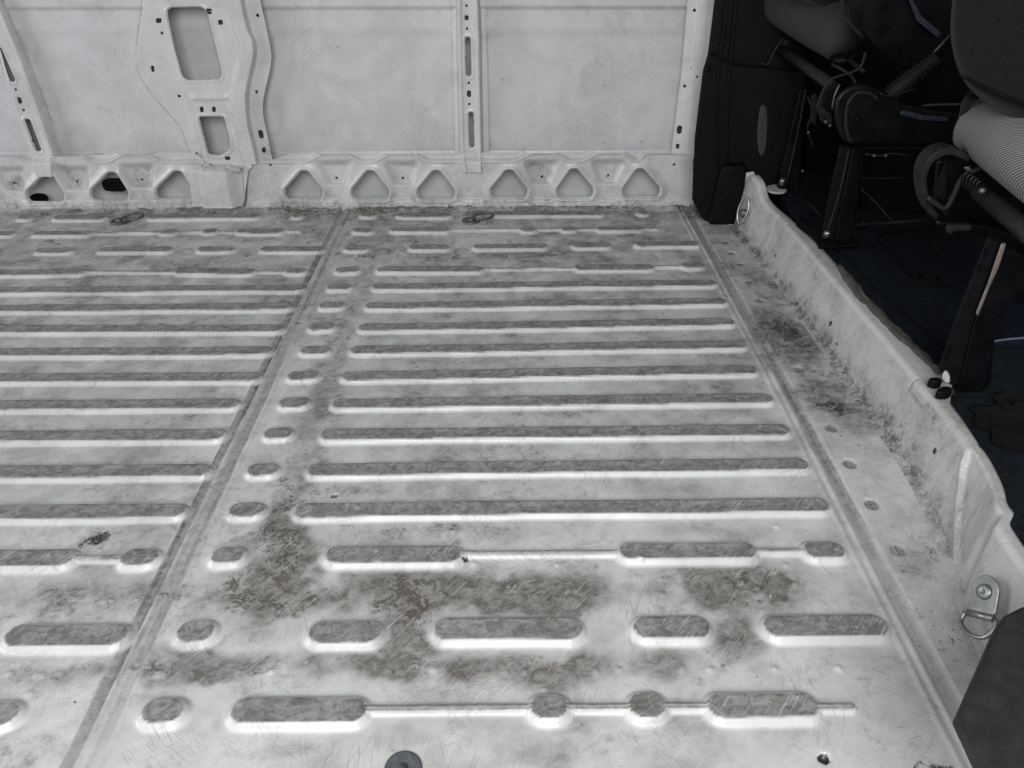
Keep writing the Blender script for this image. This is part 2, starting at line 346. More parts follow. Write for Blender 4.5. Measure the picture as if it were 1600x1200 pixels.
def floor_h(X, Y):
    D = fbm(X, Y, 3.2, 4, 3); wx = X+(fbm(X, Y, 14, 4, 11)-.5)*.06; wy = Y+(fbm(X, Y, 14, 4, 17)-.5)*.06
    z = (fbm(X, Y, 5, 2, 5)-.5)*.0022+(fbm(X, Y, 22, 2, 8)-.5)*.0007
    edg = np.zeros_like(X); rz = np.zeros_like(X); plate = np.zeros_like(X); slope = np.zeros_like(X); SW = .0115
    for a, b, hw, h in RIBS:
        m = (Y > min(a[1], b[1])-.04) & (Y < max(a[1], b[1])+.04) & (X > a[0]-.06) & (X < b[0]+.06)
        if not m.any(): continue
        x = X[m]; y = Y[m]+(noise(X[m], Y[m]*0+a[1], 6, 2)-.5)*.0012
        d = sd_cap(x, y, a, b, hw); sw = (.0075 if a[1] > .90 else .0105) if hw > .004 else .005
        d = d+((noise(x, y, 45, 5)-.5)*.0007+(noise(x, y, 9, 6)-.5)*.0012)*(1 if hw > .004 else .3)
        t = sm(1-d/sw); t = np.where(d < 0, 1., t)
        edge = np.clip(-d/hw, 0, 1)                                   # the crown of a rib is a touch dished
        v = t*h*(1+.03*(1-edge)) - edge*.0006
        rz[m] = np.maximum(rz[m], v)
        plate[m] = np.maximum(plate[m], ss(.0015, -.0010, d)*(1 if hw > .004 else .5)+.9*np.exp(-(d/.0012)**2))
        edg[m] = np.maximum(edg[m], np.exp(-((d-.0005)/.0019)**2))
        slope[m] = np.maximum(slope[m], ss(sw+.006, sw*.6, d)*ss(-.001, .002, d))
    z = z+rz
    for x0, y0 in PIMPLES:
        m = (abs(X-x0) < .01) & (abs(Y-y0) < .01); z[m] += .0028*np.exp(-(((X[m]-x0)**2+(Y[m]-y0)**2)/.0044**2)**1.5)
    blk = np.zeros_like(X); dirt = np.zeros_like(X); brown = np.zeros_like(X); film0 = np.zeros_like(X)
    for x0, y0, r in STUDS:
        m = (abs(X-x0) < .04) & (abs(Y-y0) < .04); q = np.hypot(X[m]-x0, Y[m]-y0); z[m] += -.0028*ss(r+.003, r-.003, q)
        film0[m] = np.maximum(film0[m], 1.1*ss(r+.001, r-.002, q)); film0[m] = np.minimum(film0[m], .95)
    st = film0 > .5; dirt[st] += .25
    # left seam: overlap joint between two floor sheets, right seam likewise
    xl = -.491+(fbm(X*0, Y, 9, 3, 2)-.5)*.004
    u = X-xl
    z += .0016*ss(.020, .026, u)+.0018*np.exp(-((u+.022)/.003)**2)+.0024*np.exp(-((u-.004)/.0022)**2)+.0032*np.exp(-((u-.024)/.002)**2) - .0012*np.exp(-((u+.010)/.006)**2)
    sn = fbm(X*6, Y, 5, 4, 9)
    far = ss(.40, .75, Y)
    film = .95*ss(-.026, -.023, u)*ss(-.006, -.009, u)*(.55+.45*far)*np.clip(.65+.7*sn, 0, 1)+.66*ss(-.007, -.004, u)*ss(.022, .019, u)*(.5+.5*far); brown += .8*ss(-.03, -.026, u)*ss(.024, .018, u)*far
    blk = np.maximum(blk, .5*ss(-.02, -.016, u)*ss(-.004, -.008, u)*far*(sn > .45))
    u = X-(.562 if False else .5725-.013*ss(1.4, .5, Y))
    lr = .026
    z += .0035*ss(-.002, .001, u)+.0032*np.exp(-((u+lr)/.003)**2)+.0026*np.exp(-((u+lr+.014)/.003)**2)-.0008*np.exp(-((u+.010)/.008)**2)
    film = np.maximum(film, .80*ss(-lr+.003, -lr+.006, u)*ss(.001, -.001, u)*(.35+.65*ss(.5, 1.0, Y))); dirt -= .25*np.exp(-((u+lr+.006)/.007)**2)
    blk = np.maximum(blk, .55*np.exp(-((u)/.0016)**2)); brown += .4*ss(-lr, 0, u)*ss(.001, -.001, u)
    film = np.maximum(film, film0); n_a = fbm(X, Y, 26, 4, 21); n_b = fbm(X, Y, 7, 4, 23)
    film = np.maximum(film, (.46+.34*ss(.7, 1.9, Y)-.10*ss(1, .5, Y)+1.6*(n_b-.5))*np.clip(.4+1.2*(n_a-.3), 0, 1))
    ul = X-xl; film *= np.where((abs(ul) < .03) | (abs(X-.56) < .035), .62+.62*noise((X-xl*.6)*260, Y*5, 1, 31), 1)
    # stain map
    for L, kind in ((STAINS, 0), (BLK, 1), (CLEAN, 2)):
        for q in L:
            x0, y0, rx, ry, s = q[:5]
            m = (abs(X-x0) < rx*1.8) & (abs(Y-y0) < ry*1.8+.03)
            if not m.any(): continue
            d = np.hypot((wx[m]-x0)/rx, (wy[m]-y0)/ry); f = ss(1.25, .45, d)
            if kind == 0: dirt[m] += s*f*.68; brown[m] += q[5]*ss(1.5, .3, d); film[m] = np.maximum(film[m], np.minimum(2.0*s*ss(1.75, .1, d)*np.clip(.80+1.7*(n_a[m]-.42), .35, 1.1), .95))
            elif kind == 1: blk[m] = np.maximum(blk[m], s*ss(1.3, .3, d))
            else: dirt[m] -= s*f
    dirt += .26+.26*ss(.9, 2.2, Y)-.14*ss(1.0, .5, Y)+(D-.5)*.9 - .10*ss(-.45, -1.1, X)
    film = np.maximum(film*.95, .93*np.clip(plate, 0, 1)+.07*edg); film *= 1-.65*slope*(1-np.clip(plate, 0, 1))
    dirt = dirt-slope*(.60+.4*np.clip(dirt-.3, 0, 1))
    brown = np.clip(brown*.9+.25*ss(1.2, 2.2, Y)+.15, 0, 1.2)*(1-.6*np.clip(plate, 0, 1))
    for x0, y0, r in HOLES:
        m = (abs(X-x0) < .02) & (abs(Y-y0) < .02); q = np.hypot(X[m]-x0, Y[m]-y0); z[m] -= .008*ss(r+.001, r-.001, q); blk[m] = np.maximum(blk[m], 2*ss(r+.001, r-.0005, q))  # shallow recess painted black for the darkness of an open hole
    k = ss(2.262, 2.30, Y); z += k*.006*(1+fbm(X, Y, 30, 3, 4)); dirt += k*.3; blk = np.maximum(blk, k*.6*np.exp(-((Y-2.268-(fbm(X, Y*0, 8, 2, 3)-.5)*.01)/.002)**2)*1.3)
    return z, dict(dirt=np.clip(dirt, -1, 1.4), brown=brown, blk=blk, film=film)
U = np.concatenate([np.arange(-2.3, -1.62, .012), np.arange(-1.62, .70, .0030)])
V = [.12]
while V[-1] < 2.30: V.append(V[-1]+(.0075 if V[-1] < .44 else .0021+.0008*V[-1]))
fl = grid('floor', U, np.array(V), floor_h, lambda u, v, h: (u, v, h), M_FLOOR); tag(fl, 'worn white ribbed sheet metal load floor of a van', None, None, 'structure')

# ================================================================== SIDE WALL (> outer skin, lower rail, ribs, pillars)
wall = empty('side_wall', (0, YS, 0), 'white painted sheet metal side wall of the van behind the load floor', 'wall')
wmap = lambda u, v, h: (u, YS-h, v)
def strips(X, Z, cs):
    h = np.full(X.shape, cs[0][1], float); prev = None
    for pts, hv in cs:
        w = np.array(sorted([(wp(p, hv)[1], wp(p, hv)[0]) for p in pts])); xi = np.interp(Z, w[:, 0], w[:, 1])
        if prev is not None:
            t = sm((X-prev[0])/np.maximum(xi-prev[0], 1e-5)); h = np.where(X >= prev[0], prev[1]+(hv-prev[1])*t, h)
        prev = (xi, hv)
    return h
def sh(pts, d): return [(x+d, y) for x, y in pts]
def lips(h, K, d=.003, w=.0025): return h-d*np.exp(-(np.clip(-K, 0, 1)/w)**2)
def cat(P, k=5):
    P = [P[0]]+list(P)+[P[-1]]; Q = []
    for i in range(1, len(P)-2):
        for j in range(k):
            t = j/k; Q.append(tuple(.5*(2*P[i][c]+(P[i+1][c]-P[i-1][c])*t+(2*P[i-1][c]-5*P[i][c]+4*P[i+1][c]-P[i+2][c])*t*t+(3*P[i][c]-P[i-1][c]-3*P[i+1][c]+P[i+2][c])*t**3) for c in (0, 1)))
    return Q+[P[-1]]
# outer skin
def skin_h(X, Z):
    z15 = wp((0, 14), 0)[1]; z50 = wp((0, 50), 0)[1]; zs = wp((0, 240), 0)[1]
    h = .007*ss(z15-.004, z15+.008, Z)+.004*ss(z50-.02, z50+.01, Z)+(fbm(X, Z, 3, 2, 3)-.5)*.004+(fbm(X, Z, 12, 2, 4)-.5)*.0006
    h += .003*ss(zs+.002, zs-.001, Z)
    h -= .04*ss(.118, .104, Z)
    q = sd_poly(X, Z, wpl([(238,-60),(248,10),(280,140),(306,246),(366,246),(366,110),(350,-60)], .0)); h -= .05*ss(.004, -.008, q)
    q = np.minimum(sd_poly(X, Z, wpl([(716,-60),(722,240),(748,240),(744,-60)], 0)), sd_poly(X, Z, wpl([(-40,-60),(-20,30),(52,236),(78,236),(48,150),(12,40),(0,-60)], 0))); h -= .035*ss(.003, -.004, q)
    marks = np.zeros_like(X)
    for px, py, rx, ry in [(556,130,7,4),(530,205,4,3),(785,124,24,4),(948,95,10,5),(905,117,14,3),(951,207,8,7),(865,21,30,4),(915,12,14,6),(978,48,12,5),(130,95,8,3),(650,175,10,3),(820,160,6,3),(1020,88,5,4),(500,10,6,3),(600,60,30,8),(870,45,16,3),(730,150,5,10),(160,12,30,8),(990,230,20,4),(700,120,8,5)]:
        x0, z0 = wp((px, py), 0); marks = np.maximum(marks, .62*ss(1.4, .2, np.hypot((X-x0)/(rx*.0022), (Z-z0+(X-x0)*.25)/(ry*.0022))))
    sl_ = np.zeros_like(X)                                        # sealer grime plus soft shadow painted along the pillar and rib edges
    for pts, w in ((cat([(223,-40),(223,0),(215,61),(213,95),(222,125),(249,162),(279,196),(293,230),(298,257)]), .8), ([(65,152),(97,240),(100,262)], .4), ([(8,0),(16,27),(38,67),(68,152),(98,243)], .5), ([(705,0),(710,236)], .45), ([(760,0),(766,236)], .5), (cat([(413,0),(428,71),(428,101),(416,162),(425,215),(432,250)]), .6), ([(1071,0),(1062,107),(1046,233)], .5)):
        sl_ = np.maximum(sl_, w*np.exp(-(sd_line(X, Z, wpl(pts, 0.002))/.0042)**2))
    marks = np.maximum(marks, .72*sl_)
    dirt = sl_*.9-.22+(fbm(X, Z, 3, 3, 5)-.5)*.55+.10*ss(-.3, .5, X)+.25*np.exp(-((Z-z15)/.01)**2)+.25*np.exp(-((Z-zs)/.004)**2)
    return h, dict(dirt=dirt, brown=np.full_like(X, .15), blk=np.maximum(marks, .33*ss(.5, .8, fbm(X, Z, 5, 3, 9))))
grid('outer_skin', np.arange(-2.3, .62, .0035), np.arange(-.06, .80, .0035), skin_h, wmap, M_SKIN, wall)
# lower rail with triangular openings
TRI = [(45,99,76,271,313),(145,199,176,268,311),(246,301,278,266,309),(447,503,476,265,309),(551,607,579,265,309),(654,710,682,265,309),(768,823,796,264,308),(872,926,897,262,307),(975,1030,1000,262,306),(-62,-6,-34,272,314)]
HR = .05
def tri_sd(X, Z):
    d = None
    for a, b, c, t, bb in TRI:
        r = .014; P = wpl([(a-1, bb+1), (a-1, bb-6), (c-2, t-2), (c+2, t-2), (b+1, bb-6), (b+1, bb+1)], HR)
        cx = sum(p[0] for p in P)/6; cz = sum(p[1] for p in P)/6
        P = [(cx+(x-cx)*(1-r/.052), cz+(z-cz)*(1-r/.036)) for x, z in P]
        q = sd_poly(X, Z, P)-r; d = q if d is None else np.minimum(d, q)
    return d
POCK = [(525,279),(629,279),(846,278),(950,277),(118,287),(219,284),(18,289),(-80,290)]
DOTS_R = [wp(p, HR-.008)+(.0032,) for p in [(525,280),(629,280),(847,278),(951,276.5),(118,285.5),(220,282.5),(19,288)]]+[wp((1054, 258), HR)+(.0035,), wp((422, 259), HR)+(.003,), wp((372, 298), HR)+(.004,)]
def rail_keep(X, Z):
    k = -tri_sd(X, Z)
    top = wpl([(-400, 252), (300, 240), (322, 256), (322, 345), (386, 345), (386, 258), (400, 254), (432, 250), (452, 242), (700, 241), (1000, 240), (1035, 241), (1050, 240), (1083, 243), (1083, 330), (-400, 345)], HR)
    return np.maximum(k, sd_poly(X, Z, top))
def rail_h(X, Z):
    ts = tri_sd(X, Z); h = np.full(X.shape, HR)
    ztop = wp((0, 246), HR)[1]; zl = wp((0, 253), HR)[1]
    dirt = -.08+(fbm(X, Z, 6, 3, 5)-.5)*.7
    pk = np.zeros_like(X); up = np.zeros_like(X)
    for px, py in POCK:
        x0, z0 = wp((px, py), HR)
        zt = z0+.066; zb = z0-.020; half = .026+.036*np.clip((Z-zb)/(zt-zb), 0, 1)
        f = ss(half+.008, half-.016, abs(X-x0))*ss(zt-.006, zt-.034, Z)*ss(zb-.004, zb+.004, Z); pk = np.maximum(pk, f)
        up = np.maximum(up, ss(.090, .025, abs(X-x0)))
    up = np.maximum(up, ss(wp((1018, 0), HR)[0], wp((1034, 0), HR)[0], X))
    h -= .018*pk*ss(0, .010, ts-.006)
    e = Z-(zl+.024*up)
    h -= .016*ss(-.004, .006, e)*ss(.004, .012, ts); h += .0035*np.exp(-((e+.004)/.004)**2)*ss(.004, .012, ts)
    h = h*1.0+.005*np.exp(-((ts-.006)/.006)**2)-.005*np.exp(-(np.clip(ts, 0, 1)/.0035)**2)
    h -= .004*ss(.012, .03, ts)*ss(.0, .03, Z)*(1-pk)*ss(.004, -.002, e)
    h += .022*np.exp(-np.clip(Z, 0, 1)/.007)*(1+.7*(fbm(X, Z, 18, 3, 7)-.5))+.004*ss(.030, .024, Z)
    h += .002*np.exp(-((Z-.016-(fbm(X, Z*0, 9, 2, 5)-.5)*.008)/.002)**2)
    # right hand end box shape
    dirt += .55*ss(.045, .0, Z)+.55*pk*ss(.3, .6, fbm(X, Z, 16, 3, 8))+.25*ss(.10, .04, Z)  # pocket smudges, also darkening the bowls as painted shade
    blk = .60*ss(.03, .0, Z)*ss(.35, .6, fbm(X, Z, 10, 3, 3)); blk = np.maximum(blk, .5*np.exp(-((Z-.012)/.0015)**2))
    for x, z, r in DOTS_R: q = np.hypot(X-x, Z-z)-r; h -= .010*ss(.0008, -.001, q); blk = np.maximum(blk, 2*ss(.0014, -.0004, q))  # shallow cups coloured black in place of cavity shade
    return h, dict(dirt=dirt, brown=.25+.5*ss(.05, 0, Z), blk=blk)
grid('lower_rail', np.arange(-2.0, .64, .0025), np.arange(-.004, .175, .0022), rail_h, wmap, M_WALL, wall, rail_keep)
# generic pressed member
def member(name, cs, outline, ho, holes, foot=None, step=.0022, cut=None):
    P = wpl(outline, ho); xs = [p[0] for p in P]; zs = [p[1] for p in P]
    def kh(X, Z, big=True):
        k = np.full(X.shape, 9.) if big else None
        for q in holes:
            isbig = q[-1] >= .0070
            if isbig != big: continue
            k = k if k is not None else np.full(X.shape, 9.)
            if q[0] == 'o': _, a, b, r = q; s = sd_cap(X, Z, wp(a, ho), wp(b, ho), r)
            else: _, pts, r = q; pp = wpl(pts, ho); cx = sum(p[0] for p in pp)/len(pp); cz = sum(p[1] for p in pp)/len(pp); w = max(p[0] for p in pp)-cx; hh = max(p[1] for p in pp)-cz; s = sd_poly(X, Z, [(cx+(x-cx)*(1-r/w), cz+(z-cz)*(1-r/hh)) for x, z in pp])-r
            k = s if k is None else np.minimum(k, s)
        return k if k is not None else np.full(X.shape, 9.)
    def keep(X, Z):
        k = -kh(X, Z)
        return k if cut is None else np.maximum(k, sd_poly(X, Z, wpl(cut, ho)))
    def side(c): w = np.array(sorted([(wp(p, c[1])[1], wp(p, c[1])[0]) for p in c[0]])); return lambda Z: np.interp(Z, w[:, 0], w[:, 1])
    sl, sr = side(cs[0]), side(cs[-1]); n = int((max(xs)-min(xs))/step); uu = np.linspace(0, 1, n); ed = .004/max(.02, max(xs)-min(xs)); uu = np.unique(np.concatenate([uu, np.linspace(0, ed*4, 12), 1-np.linspace(0, ed*4, 12)]))
    warp = lambda A, Z: sl(Z)+A*(sr(Z)-sl(Z))
    def hf(X, Z):
        h = strips(X, Z, cs); s = kh(X, Z)
        h += .0022*np.exp(-((s-.005)/.004)**2)-.004*np.exp(-(np.clip(s, 0, 1)/.002)**2)
        if foot: h += foot(X, Z)
        s2 = kh(X, Z, False); h -= .010*ss(.0008, -.0010, s2); hb = 2*ss(.0014, -.0004, s2)  # small holes are shallow cups, cavity darkness painted in through hb
        dirt = -.22+(fbm(X, Z, 6, 3, 6)-.5)*.7+.35*ss(.10, .02, Z); g = np.abs(np.gradient(h, axis=1)); dirt += .25*ss(.0006, .0015, g)*0
        return h, dict(dirt=dirt, brown=.2+.3*ss(.1, 0, Z), blk=np.maximum(hb, .4*ss(.5, .75, fbm(X, Z, 8, 3, 2))))
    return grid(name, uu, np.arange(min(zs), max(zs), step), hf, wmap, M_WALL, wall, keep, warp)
# pillar
L = cat([(222,-40),(224,0),(216,61),(214,95),(223,125),(250,162),(280,196),(294,230),(299,257),(306,318)])
C1 = cat([(240,-40),(250,0),(268,70),(287,145),(300,195),(316,250),(322,325)])
C2 = cat([(350,-40),(352,0),(362,45),(370,65),(371,90),(360,145),(362,189),(376,255),(382,325)])
R = cat([(405,-40),(412,0),(427,71),(427,101),(415,162),(424,215),(431,251)])
RR = R+[(431,325)]
zf0, zf1 = wp((0, 268), .04)[1], wp((0, 252), .04)[1]
def pfoot(X, Z):
    a = .030*ss(zf1, zf0, Z)*ss(wp((378, 290), .05)[0], wp((358, 290), .05)[0], X)+.004*ss(zf1, zf0, Z)
    zc = wp((0, 153), .04)[1]; xa = wp((300, 153), .04)[0]; xb = wp((355, 153), .04)[0]       # horizontal swage between the two windows
    return a+.006*np.exp(-((Z-zc)/.008)**2)*ss(xa-.01, xa+.01, X)*ss(xb+.01, xb-.01, X)+.02*np.exp(-np.clip(Z, 0, 1)/.006)*ss(.05, 0, Z)
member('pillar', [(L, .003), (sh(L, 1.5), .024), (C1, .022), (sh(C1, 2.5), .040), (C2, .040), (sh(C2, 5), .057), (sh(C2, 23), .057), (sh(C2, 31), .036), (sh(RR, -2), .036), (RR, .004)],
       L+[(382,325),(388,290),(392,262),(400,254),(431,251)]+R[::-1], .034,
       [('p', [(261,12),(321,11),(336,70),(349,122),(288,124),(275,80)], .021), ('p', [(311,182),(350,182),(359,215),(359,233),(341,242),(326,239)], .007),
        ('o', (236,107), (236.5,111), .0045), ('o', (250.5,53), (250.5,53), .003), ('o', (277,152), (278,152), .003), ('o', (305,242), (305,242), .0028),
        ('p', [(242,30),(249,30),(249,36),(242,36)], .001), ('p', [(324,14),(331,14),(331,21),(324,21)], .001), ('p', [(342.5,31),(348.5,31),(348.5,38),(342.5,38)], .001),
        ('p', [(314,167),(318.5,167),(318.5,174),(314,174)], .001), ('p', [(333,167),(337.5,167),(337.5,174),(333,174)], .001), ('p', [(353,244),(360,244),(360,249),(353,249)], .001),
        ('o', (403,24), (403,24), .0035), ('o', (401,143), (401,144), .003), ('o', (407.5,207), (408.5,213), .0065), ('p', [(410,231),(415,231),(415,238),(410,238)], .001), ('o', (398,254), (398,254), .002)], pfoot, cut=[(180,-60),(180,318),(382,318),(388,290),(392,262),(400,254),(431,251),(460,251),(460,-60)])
# centre rib
a = [(703,-40),(706,0),(708,120),(711,236),(716,264)]
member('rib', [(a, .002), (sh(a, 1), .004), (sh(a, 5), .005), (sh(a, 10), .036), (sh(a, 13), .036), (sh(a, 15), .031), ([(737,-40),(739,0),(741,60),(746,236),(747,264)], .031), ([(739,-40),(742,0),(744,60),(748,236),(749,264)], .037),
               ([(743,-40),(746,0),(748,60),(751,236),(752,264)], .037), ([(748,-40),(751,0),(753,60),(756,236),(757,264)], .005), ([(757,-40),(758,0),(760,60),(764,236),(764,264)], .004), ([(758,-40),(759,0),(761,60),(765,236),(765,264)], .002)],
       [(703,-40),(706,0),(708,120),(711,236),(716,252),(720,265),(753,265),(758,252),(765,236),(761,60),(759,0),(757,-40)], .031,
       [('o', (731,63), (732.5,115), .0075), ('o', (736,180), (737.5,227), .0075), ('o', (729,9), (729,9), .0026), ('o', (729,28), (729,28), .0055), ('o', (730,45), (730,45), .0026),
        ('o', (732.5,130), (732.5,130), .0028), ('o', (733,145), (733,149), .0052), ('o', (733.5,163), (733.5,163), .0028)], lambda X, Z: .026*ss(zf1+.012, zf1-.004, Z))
# slanting rib at the left
la = [(-50,-60),(-30,0),(0,90),(22,170),(47,240),(60,272)]
ra = [(4,-60),(7,0),(15,27),(37,67),(67,152),(95,240),(98,272)]
def mixl(f): return [(a_[0]*(1-f)+np.interp(a_[1], [q[1] for q in ra], [q[0] for q in ra])*f, a_[1]) for a_ in [(-50,-60),(-30,0),(-12,50),(0,90),(22,170),(47,240),(60,272)]]
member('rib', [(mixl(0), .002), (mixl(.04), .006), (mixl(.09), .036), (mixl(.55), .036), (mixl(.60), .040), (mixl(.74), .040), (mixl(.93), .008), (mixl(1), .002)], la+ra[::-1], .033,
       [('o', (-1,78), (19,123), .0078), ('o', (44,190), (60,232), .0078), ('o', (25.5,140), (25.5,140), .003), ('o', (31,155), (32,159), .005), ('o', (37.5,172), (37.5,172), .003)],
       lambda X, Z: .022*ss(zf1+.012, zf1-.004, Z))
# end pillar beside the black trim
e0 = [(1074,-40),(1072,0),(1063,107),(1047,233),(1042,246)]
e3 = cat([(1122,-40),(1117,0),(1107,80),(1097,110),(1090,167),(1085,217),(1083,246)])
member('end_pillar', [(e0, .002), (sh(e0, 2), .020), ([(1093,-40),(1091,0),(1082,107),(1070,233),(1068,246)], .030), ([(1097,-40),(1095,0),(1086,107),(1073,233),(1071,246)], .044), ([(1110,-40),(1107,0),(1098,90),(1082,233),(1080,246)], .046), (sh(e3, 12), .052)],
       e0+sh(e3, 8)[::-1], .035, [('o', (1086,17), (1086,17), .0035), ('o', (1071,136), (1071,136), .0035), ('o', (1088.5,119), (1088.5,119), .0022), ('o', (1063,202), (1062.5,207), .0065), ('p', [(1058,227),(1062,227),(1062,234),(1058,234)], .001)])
# small patch plate and torn sealant at the pillar foot
def patch_h(X, Z): return .0675+.002*(fbm(X, Z, 30, 3, 2))+.0015*np.sin(X*110), dict(dirt=.30+.35*ss(.04,0,Z)+(fbm(X, Z, 12, 3, 5)-.5)*.9, brown=X*0+.3, blk=.5*ss(.5, .7, fbm(X, Z, 20, 3, 5)))
pp = wpl([(318,258),(334,257),(352,262),(358,278),(362,300),(362,314),(314,314)], .068)
grid('patch_plate', np.arange(pp[6][0]-.02, pp[5][0]+.03, .003), np.arange(-.01, .15, .003), patch_h, wmap, M_WALL, wall, lambda X, Z: sd_poly(X, Z, pp))
def seal_h(X, Z): return .0700+.004*(fbm(X, Z, 60, 3, 2)), dict(dirt=.6+X*0, brown=X*0+.4, blk=.75*ss(.3, .6, fbm(X, Z, 40, 3, 5)))
sp_ = wpl([(313,258),(330,256),(352,258),(372,259),(380,262),(376,267),(364,268),(350,262),(330,260),(315,262)], .072)
grid('sealant', np.arange(sp_[0][0]-.01, sp_[4][0]+.02, .002), np.arange(sp_[6][1]-.01, sp_[1][1]+.01, .002), seal_h, wmap, M_WALL, wall, lambda X, Z: sd_poly(X, Z, sp_)+(fbm(X, Z, 90, 2, 3)-.5)*.008)
# dark fittings seen through two openings
v1 = empty('vent_housing', gy(177, 300, YS-.01), 'black plastic housing seen through the second triangular opening from the left', 'vent')
slab('housing', [(157,281),(198,281),(200,300),(166,300),(160,294)], YS-.022, .02, M_BLACK, v1, .003, 1); slab('flange', [(165,281.5),(202,281.5),(202,285),(167,285)], YS-.026, .004, M_SATIN, v1, .001)
v2 = slab('drain_plug', [(44,314),(46,306),(54,304),(66,305),(72,310),(73,318),(44,318)], YS-.02, .018, M_BLACK, None, .003, 1); tag(v2, 'rounded black plug low in the leftmost triangular opening', 'plug')

# ================================================================== SILL between load floor and cab
ST = [(2.135,.668,.692,.150),(2.11,.664,.694,.168),(2.06,.664,.701,.158),(2.03,.668,.704,.128),(1.98,.676,.710,.121),(1.90,.682,.720,.120),(1.75,.688,.7235,.12),(1.55,.690,.724,.12),(1.30,.692,.727,.12),(1.15,.692,.727,.12),(1.0,.690,.7235,.12),
      (.90,.680,.716,.12),(.84,.668,.703,.12),(.79,.655,.682,.12),(.765,.648,.674,.12),(.73,.640,.671,.12),(.66,.628,.668,.12),(.50,.60,.655,.12),(.30,.57,.64,.12)]
ST = np.array(ST[::-1]); Yq = np.arange(.30, 2.135, .004)
def cs_(i): return np.interp(Yq, ST[:, 0], ST[:, i])
def blur(a, k=9): p = np.pad(a, k, mode='edge'); return np.convolve(p, np.ones(2*k+1)/(2*k+1), 'valid')
xb, xt, zt = blur(cs_(1), 5), blur(cs_(2), 4), blur(cs_(3), 4)
wd = np.interp(Yq, [.3, .95, 1.05, 1.14, 1.20, 1.7, 1.9, 2.13], [.012, .012, .016, .07, .035, .028, .015, .01])
T = np.linspace(0, 1, 64)
def sill_mesh():
    P = []; D = []; BK = []
    YY, TT = np.meshgrid(Yq, T, indexing='ij')
    n = fbm(YY, TT*.15, 14, 4, 6); n2 = fbm(YY, TT*.15, 6, 3, 9)
    V = np.zeros(YY.shape+(3,))
    for j, t in enumerate(T):
        if t < .12: k = t/.12; x = xb-.030+.030*k; z = .0025+.006*sm(np.full_like(xb, k))**2; 
        elif t < .80:
            k = (t-.12)/.68; q = (k+.35*k*(1-k)*0); x = xb+(xt-.010-xb)*k**1.12; z = .0085+(zt-.012-.0085)*k
        elif t < .92: k = (t-.80)/.12; a = k*math.pi/2; x = xt-.010+.012*(1-math.cos(a))*1.0; z = zt-.012+.012*math.sin(a)
        else: k = (t-.92)/.08; x = xt+.002+wd*min(1, k*1.6); z = zt-.0005*k-(.05*max(0, k-.62)/.38)
        V[:, j] = np.stack([x, Yq, z], -1)
    # pressed pocket near the side door: a rounded rear edge curving down to the foot, and the fold after it
    face = (TT > .10) & (TT < .94); s = np.clip((TT-.12)/.8, 0, 1)
    cy = .995-.115*np.sin(s*math.pi)*.0-.10*(1-s)-.03*np.sin(s*math.pi)          # curve of the pocket edge in Y against height
    cy = .785+.150*s+.032*np.sin(s*math.pi)
    V[..., 0] += .006*ss(.004, -.006, YY-cy)*ss(.0, .15, s)*ss(.755, .80, YY)*ss(1, .86, s)-.0022*np.exp(-((YY-cy)/.005)**2)*ss(.02, .1, s)
    fo = .735+.035*s
    V[..., 0] += -.006*ss(.012, -.012, YY-fo)*s
    V[..., 0] += .006*np.exp(-((YY-(fo+.015))/.012)**2)
    # soft dents and two lap joints
    V[..., 0] += (fbm(YY, TT*.2, 5, 2, 2)-.5)*.004*ss(.1, .3, TT)*ss(.88, .66, TT)+(fbm(YY, TT*.2, 24, 2, 4)-.5)*.0004
    for yj in (1.853, 1.125):
        up = ss(.35, .45, TT) if yj > 1.5 else ss(.70, .76, TT)
        V[..., 0] += -.0035*ss(yj+.002, yj-.002, YY)*ss(yj-.09, yj-.02, YY)*up; V[..., 0] += .002*np.exp(-((YY-yj-.003)/.0025)**2)*up
    for y0, s0 in ((1.50, .55),(1.06, .35),(.93, .45)):
        V[..., 0] += .004*np.exp(-((YY-y0)/.05)**2-((s-s0)/.2)**2)
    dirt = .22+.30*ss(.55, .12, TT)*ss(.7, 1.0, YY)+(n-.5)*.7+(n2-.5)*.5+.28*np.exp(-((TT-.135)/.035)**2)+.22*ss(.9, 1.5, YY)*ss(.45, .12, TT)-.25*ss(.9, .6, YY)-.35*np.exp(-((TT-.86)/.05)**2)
    dirt += .35*np.exp(-((YY-1.1)/.22)**2)*ss(.55, .2, TT)+.25*np.exp(-((YY-.76)/.03)**2)*ss(.4, .1, TT)
    brown = .5+.6*ss(1.0, 1.9, YY)*ss(.5, .1, TT)
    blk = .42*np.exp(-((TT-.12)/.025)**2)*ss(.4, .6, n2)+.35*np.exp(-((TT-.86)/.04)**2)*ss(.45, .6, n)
    for py, s0, r in ((1.455, .35, .010), (1.395, .22, .006), (.99, .50, .010), (1.83, .30, .006)):
        blk = np.maximum(blk, 2*(np.hypot((YY-py), (s-s0)*.12) < r*.55))
    nv, nu = YY.shape; I = np.arange(nv*nu).reshape(nv, nu); F = np.stack([I[:-1, :-1], I[1:, :-1], I[1:, 1:], I[:-1, 1:]], -1).reshape(-1, 4)
    me = mesh_from('face', V.reshape(-1, 3), F)
    for k_, a_ in dict(dirt=dirt, brown=brown, blk=blk).items():
        at = me.attributes.new(k_, 'FLOAT', 'POINT'); at.data.foreach_set('value', a_.ravel().astype(np.float32))
    return me
sill = link('sill', sill_mesh(), painted('worn_white_sill_paint', C(.50, .495, .48)))
tag(sill, 'dented white metal upstand running between the load floor and the dark cab', 'sill')
